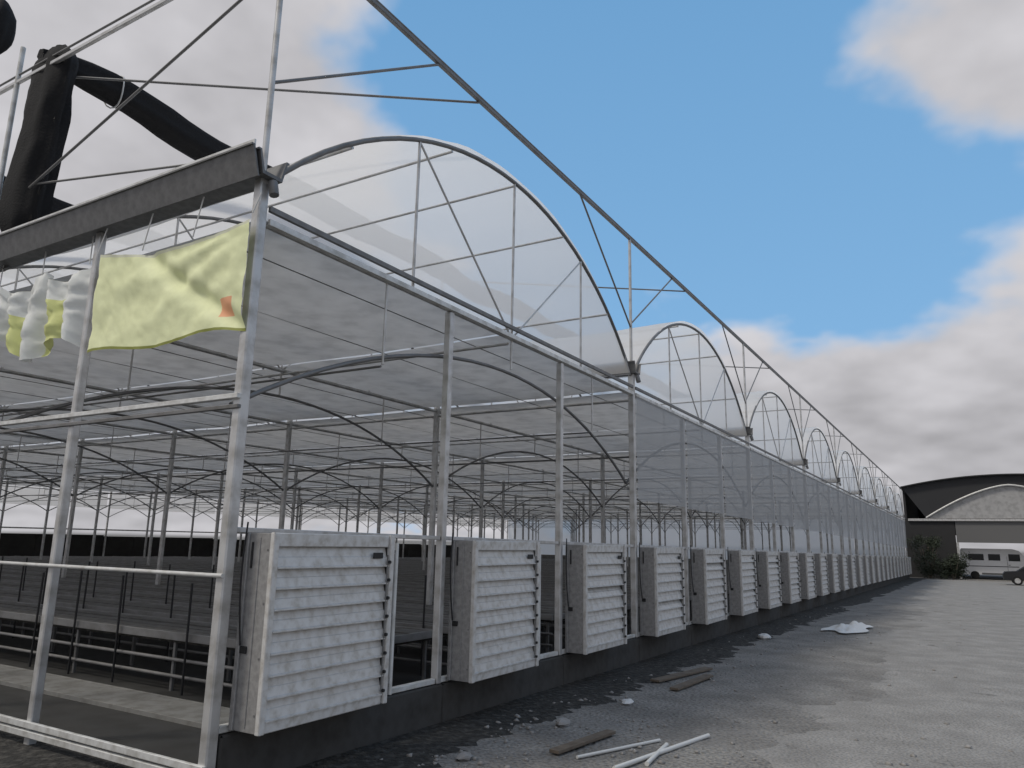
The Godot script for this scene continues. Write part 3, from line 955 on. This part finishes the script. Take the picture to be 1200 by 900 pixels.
# ------------------------------------------------------------------ far end of the yard
func make_yard() -> void:
	# arched shed
	var sx := 76.0
	var g := gy(sx)
	var sh := thing("arched_shed", "dark arched shed with a pale half-round gable at the yard's end", "shed", Vector3(sx, g, 8.2))
	var outer := PackedVector2Array()
	var n := 28
	var pr := []
	for i in n + 1:
		var z := lerpf(-8.4, 8.4, float(i) / n)
		pr.append(Vector2(z, 9.1 - 0.95 * pow(z / 8.4, 2.0)))
	for i in range(n, -1, -1):
		var z := lerpf(-6.6, 6.6, float(i) / n)
		pr.append(Vector2(z, 5.3 + 2.95 * (1.0 - pow(absf(z) / 6.7, 1.55))))
	put(extrude(pr, 0.0, 0.3), "fascia", M.dark_paint, sh)
	var pr2 := []
	for i in n + 1:
		var z := lerpf(-8.6, 8.6, float(i) / n)
		pr2.append(Vector2(z, 9.22 - 0.95 * pow(z / 8.4, 2.0)))
	for i in range(n, -1, -1):
		var z := lerpf(-8.6, 8.6, float(i) / n)
		pr2.append(Vector2(z, 9.12 - 0.95 * pow(z / 8.4, 2.0)))
	put(extrude(pr2, -0.4, 22.0), "roof", M.dark_paint, sh)
	var rim := PackedVector3Array()
	for i in n + 1:
		var z := lerpf(-6.6, 6.6, float(i) / n)
		rim.append(Vector3(-0.1, 5.3 + 2.95 * (1.0 - pow(absf(z) / 6.7, 1.55)), z))
	put(sweep(rim, [0.09], 6), "arch_rim", M.white_steel, sh)
	var gp := []
	for i in n + 1:
		var z := lerpf(-6.6, 6.6, float(i) / n)
		gp.append(Vector2(z, 5.28 + 2.95 * (1.0 - pow(absf(z) / 6.7, 1.55))))
	put(extrude(gp, 0.1, 0.14), "gable_panel", M.screen, sh)
	box(Vector3(-0.05, 5.2, 0), Vector3(0.2, 0.22, 16.2), "beam", M.steel, sh)
	box(Vector3(0.15, 2.55, -6.4), Vector3(0.2, 5.1, 4.0), "wall_panel", M.dark_wall, sh)
	box(Vector3(0.15, 4.15, 2.0), Vector3(0.2, 1.9, 12.7), "lintel", M.shed_panel, sh)
	for z in [-4.3, 1.5, 6.6]:
		box(Vector3(0.0, 1.6, z), Vector3(0.2, 3.2, 0.2), "post", M.steel, sh)
	box(Vector3(11.0, 4.0, -8.3), Vector3(21.4, 8.0, 0.2), "side_wall", M.dark_wall, sh)
	box(Vector3(11.0, 4.0, 8.3), Vector3(21.4, 8.0, 0.2), "side_wall", M.dark_wall, sh)
	box(Vector3(21.8, 6.2, 0), Vector3(0.2, 4.0, 16.4), "rear_wall", M.dark_wall, sh)
	# dark shrubs between the greenhouse end and the shed
	var b0 := 0
	for q in [[73.6, 1.6, 3.9, 1.5, "taller dark shrub at the greenhouse end beside the arched shed"], [72.9, 3.4, 2.1, 1.1, "lower dark shrub before the arched shed's blank wall"]]:
		var sb := thing("shrub", q[4], "shrub", Vector3(q[0], gy(q[0]), q[1]), "shrubs between greenhouse and shed")
		for k in 5:
			var a := TAU * k / 5.0 + b0
			tube(Vector3(0.05 * cos(a), 0, 0.05 * sin(a)), Vector3(q[3] * 0.5 * cos(a), q[2] * 0.7, q[3] * 0.5 * sin(a)), 0.035, "stem", M.wood, sb)
		var lf := SurfaceTool.new()
		lf.begin(Mesh.PRIMITIVE_TRIANGLES)
		for c in 40:
			var cc := Vector3(rng.randfn() * q[3] * 0.42, q[2] * (0.12 + 0.8 * rng.randf()), rng.randfn() * q[3] * 0.42)
			for k in 110:
				var p := cc + Vector3(rng.randfn(), rng.randfn(), rng.randfn()) * 0.2
				p.y = maxf(p.y, 0.05)
				var d1 := Vector3(rng.randfn(), rng.randfn(), rng.randfn()).normalized()
				var d2 := d1.cross(Vector3(rng.randfn(), rng.randfn(), rng.randfn())).normalized()
				var nrm := d1.cross(d2)
				for tv in [p - d1 * 0.09, p + d2 * 0.035, p + d1 * 0.09, p - d1 * 0.09, p + d1 * 0.09, p - d2 * 0.035]:
					lf.set_normal(nrm)
					lf.add_vertex(tv)
		put(lf.commit(), "foliage", M.leaf, sb)
		b0 += 1
	# van under the arch, side on
	var v := thing("white_van", "white delivery van standing in the opening of the arched shed", "van", Vector3(sx + 1.6, g, 7.0))
	var vb := [Vector2(-3.0, 0.45), Vector2(-3.0, 2.55), Vector2(-2.9, 2.7), Vector2(1.0, 2.7), Vector2(1.5, 2.55), Vector2(2.2, 1.6), Vector2(2.95, 1.35), Vector2(3.05, 0.9), Vector2(3.0, 0.45)]
	put(extrude(vb, 0.0, 1.9), "body", M.van_paint, v)
	box(Vector3(-0.012, 1.95, 1.1), Vector3(0.02, 0.6, 0.85), "door_window", M.glass, v)
	box(Vector3(-0.012, 1.15, -0.7), Vector3(0.02, 0.06, 4.2), "trim_strip", M.black, v)
	box(Vector3(-0.02, 0.5, 0.0), Vector3(0.04, 0.16, 2.9), "sill_panel", M.shed_panel, v)
	box(Vector3(-0.012, 1.95, -0.4), Vector3(0.02, 0.55, 0.9), "side_window", M.glass, v)
	box(Vector3(-0.012, 1.95, -1.8), Vector3(0.02, 0.55, 1.2), "side_window", M.glass, v)
	box(Vector3(-0.01, 1.0, 2.85), Vector3(0.03, 0.18, 0.2), "headlight", M.pvc, v)
	box(Vector3(-0.012, 1.3, 0.55), Vector3(0.02, 1.5, 0.02), "door_seam", M.black, v)
	box(Vector3(-0.02, 1.3, 0.7), Vector3(0.04, 0.04, 0.16), "door_handle", M.black, v)
	for z in [-2.0, 2.0]:
		for xx in [0.02, 1.88]:
			tube(Vector3(xx - 0.1, 0.36, z), Vector3(xx + 0.1, 0.36, z), 0.36, "tyre", M.rubber, v)
	# dark car
	var cx := 62.0
	var c := thing("parked_car", "black saloon car parked side-on before the arched shed", "car", Vector3(cx, gy(cx), 8.9))
	var cb := [Vector2(-2.2, 0.35), Vector2(-2.25, 0.7), Vector2(-2.1, 0.92), Vector2(-1.35, 0.98), Vector2(-0.75, 1.38), Vector2(-0.5, 1.45), Vector2(0.65, 1.43), Vector2(0.9, 1.35), Vector2(1.5, 0.98), Vector2(2.1, 0.9), Vector2(2.25, 0.65), Vector2(2.2, 0.35)]
	put(extrude(cb, 0.0, 1.75), "body", M.car_paint, c)
	put(extrude([Vector2(-1.2, 1.0), Vector2(-0.7, 1.34), Vector2(0.0, 1.38), Vector2(0.0, 1.0)], -0.012, 0.01), "window", M.glass, c)
	put(extrude([Vector2(0.08, 1.0), Vector2(0.08, 1.38), Vector2(0.7, 1.35), Vector2(1.3, 1.0)], -0.012, 0.01), "window", M.glass, c)
	for z in [-1.4, 1.4]:
		for xx in [0.06, 1.69]:
			var ty := tube(Vector3(xx - 0.1, 0.32, z), Vector3(xx + 0.1, 0.32, z), 0.32, "tyre", M.rubber, c)
			ty.name = "tyre"
			tube(Vector3(xx - 0.11, 0.32, z), Vector3(xx + 0.11, 0.32, z), 0.19, "rim", M.steel, c)

# ------------------------------------------------------------------ litter on the dirt
func make_litter() -> void:
	var cn := FastNoiseLite.new()
	cn.seed = 15
	cn.frequency = 2.2
	cn.fractal_octaves = 3
	var m := sheet(26, 18, func(u, v):
		var x: float = (u - 0.5) * 2.0 * (1.0 - 0.25 * sin(v * 7.0))
		var z: float = (v - 0.5) * 0.75 * (1.0 + 0.3 * sin(u * 6.0))
		var y: float = 0.03 + 0.2 * absf(cn.get_noise_2d(x * 0.35, z * 0.5 + 4.0)) * sin(PI * clampf(u, 0.02, 0.98)) * sin(PI * clampf(v, 0.02, 0.98)) * 2.2
		return Vector3(x, y, z))
	var s := put(m, "plastic_sheet", M.plastic_sheet, self, Vector3(16.4, gh(16.4, 2.1) + 0.01, 2.1))
	s.rotation.y = -0.12
	tag(s, "crumpled pale plastic sheet lying on the dirt track", "plastic sheet")
	var pipes := [
		[Vector3(2.2, 0, 2.12), Vector3(3.75, 0, 2.42), 0.019, "long white plastic pipe on the dirt, longest of the loose pipes"],
		[Vector3(2.5, 0, 2.28), Vector3(3.15, 0, 2.22), 0.019, "short white plastic pipe lying across the longest loose pipe"],
		[Vector3(2.35, 0, 1.72), Vector3(3.3, 0, 2.1), 0.014, "thin white plastic pipe lying near the gravel beside the planks"]]
	for p in pipes:
		var a: Vector3 = p[0]
		var b: Vector3 = p[1]
		a.y = gh(a.x, a.z) + p[2] + 0.004
		b.y = gh(b.x, b.z) + p[2] + 0.004
		var mid := (a + b) * 0.5
		mid.y = maxf(mid.y, gh(mid.x, mid.z) + p[2])
		var o := put(sweep(PackedVector3Array([a, mid, b]), [p[2]], 12), "loose_pipe", M.pvc, self)
		tag(o, p[3], "pipe", "loose pipes on the dirt")
	var planks := [
		[Vector3(6.3, 0, 0.95), Vector3(7.9, 0, 1.2), 0.14, "weathered dark board lying closest to the fan wall"],
		[Vector3(5.9, 0, 1.35), Vector3(7.2, 0, 1.42), 0.12, "weathered dark board lying between two other boards"],
		[Vector3(2.35, 0, 1.50), Vector3(3.3, 0, 1.62), 0.10, "short dark board lying beside the loose white pipes"]]
	for p in planks:
		var a: Vector3 = p[0]
		var b: Vector3 = p[1]
		a.y = gh(a.x, a.z) + 0.03
		b.y = gh(b.x, b.z) + 0.035
		var o := bar(a, b, 0.03, p[2], "loose_board", M.wood, self)
		o.name = numbered("loose_board")
		tag(o, p[3], "board", "loose boards on the dirt")
	var chunk := SurfaceTool.new()
	var spots := [[12.9, 0.9, 0.14, M.plastic_sheet, "small white scrap of plastic beside the fan wall's foot", "plastic scrap"], [4.8, 1.17, 0.07, M.plastic_sheet, "tiny pale scrap of plastic on dark dirt", "plastic scrap"], [1.75, 0.98, 0.06, M.stone, "fist-sized pale stone by the first fan", "stone"], [3.4, 1.05, 0.08, M.stone, "flat grey stone on the dirt below the second fan", "stone"]]
	for q in spots:
		chunk = SurfaceTool.new()
		chunk.begin(Mesh.PRIMITIVE_TRIANGLES)
		chunk.set_smooth_group(-1)
		var sp := SphereMesh.new()
		sp.radius = 1.0
		sp.height = 2.0
		sp.radial_segments = 9
		sp.rings = 5
		var arr := sp.get_mesh_arrays()
		var vs: PackedVector3Array = arr[Mesh.ARRAY_VERTEX]
		for ix in arr[Mesh.ARRAY_INDEX]:
			var pv: Vector3 = vs[ix]
			chunk.add_vertex(pv * Vector3(1.3, 0.5, 0.9) * (1.0 + 0.5 * cn.get_noise_3d(pv.x + q[0], pv.y, pv.z)))
		chunk.generate_normals()
		var o := put(chunk.commit(), "scrap" if q[5] == "plastic scrap" else "loose_stone", q[3], self, Vector3(q[0], gh(q[0], q[1]) + q[2] * 0.3, q[1]))
		o.scale = Vector3.ONE * q[2]
		tag(o, q[4], q[5])

# ------------------------------------------------------------------ the scene
func _ready() -> void:
	rng.seed = 20240
	gnoise.seed = 6
	gnoise.frequency = 0.1
	gnoise.fractal_octaves = 4
	# camera
	var cam := Camera3D.new()
	cam.name = "camera"
	cam.fov = 54.2
	cam.far = 4000.0
	cam.transform = Transform3D(Basis(Vector3(0.51085632, 0.01971066, 0.85944012), Vector3(-0.18709733, 0.97832186, 0.08877463), Vector3(-0.83905924, -0.20615003, 0.50346971)).orthonormalized(), Vector3(-3.8, 1.75, 4.70))
	add_child(cam)
	cam.current = true
	# sky and exposure
	var we := WorldEnvironment.new()
	we.name = "sky_environment"
	var env := Environment.new()
	env.background_mode = Environment.BG_SKY
	var sky := Sky.new()
	var pm := PanoramaSkyMaterial.new()
	pm.panorama = make_sky()
	sky.sky_material = pm
	env.sky = sky
	env.tonemap_mode = Environment.TONE_MAPPER_LINEAR
	env.tonemap_exposure = 1.12
	env.sdfgi_enabled = true
	env.ssao_enabled = true
	env.ssil_enabled = true
	we.environment = env
	add_child(we)
	# sun behind thin cloud, high beyond the greenhouse
	var sun := DirectionalLight3D.new()
	sun.name = "sun"
	sun.light_energy = 0.5
	sun.light_angular_distance = 10.0
	sun.light_color = Color(1.0, 0.97, 0.92)
	sun.shadow_enabled = true
	add_child(sun)
	sun.look_at_from_position(Vector3(-46, 82, -34), Vector3.ZERO, Vector3.UP)
	print("stage materials")
	unit_tube = CylinderMesh.new()
	unit_tube.top_radius = 1.0
	unit_tube.bottom_radius = 1.0
	unit_tube.height = 1.0
	unit_tube.radial_segments = 10
	unit_tube.rings = 0
	unit_box = BoxMesh.new()
	unit_box.size = Vector3.ONE
	make_materials()
	print("stage ground")
	make_ground()
	make_greenhouse()
	print("stage objects")
	make_screens()
	make_fans()
	make_nets()
	make_banner()
	make_benches()
	make_yard()
	make_litter()
	print("done")
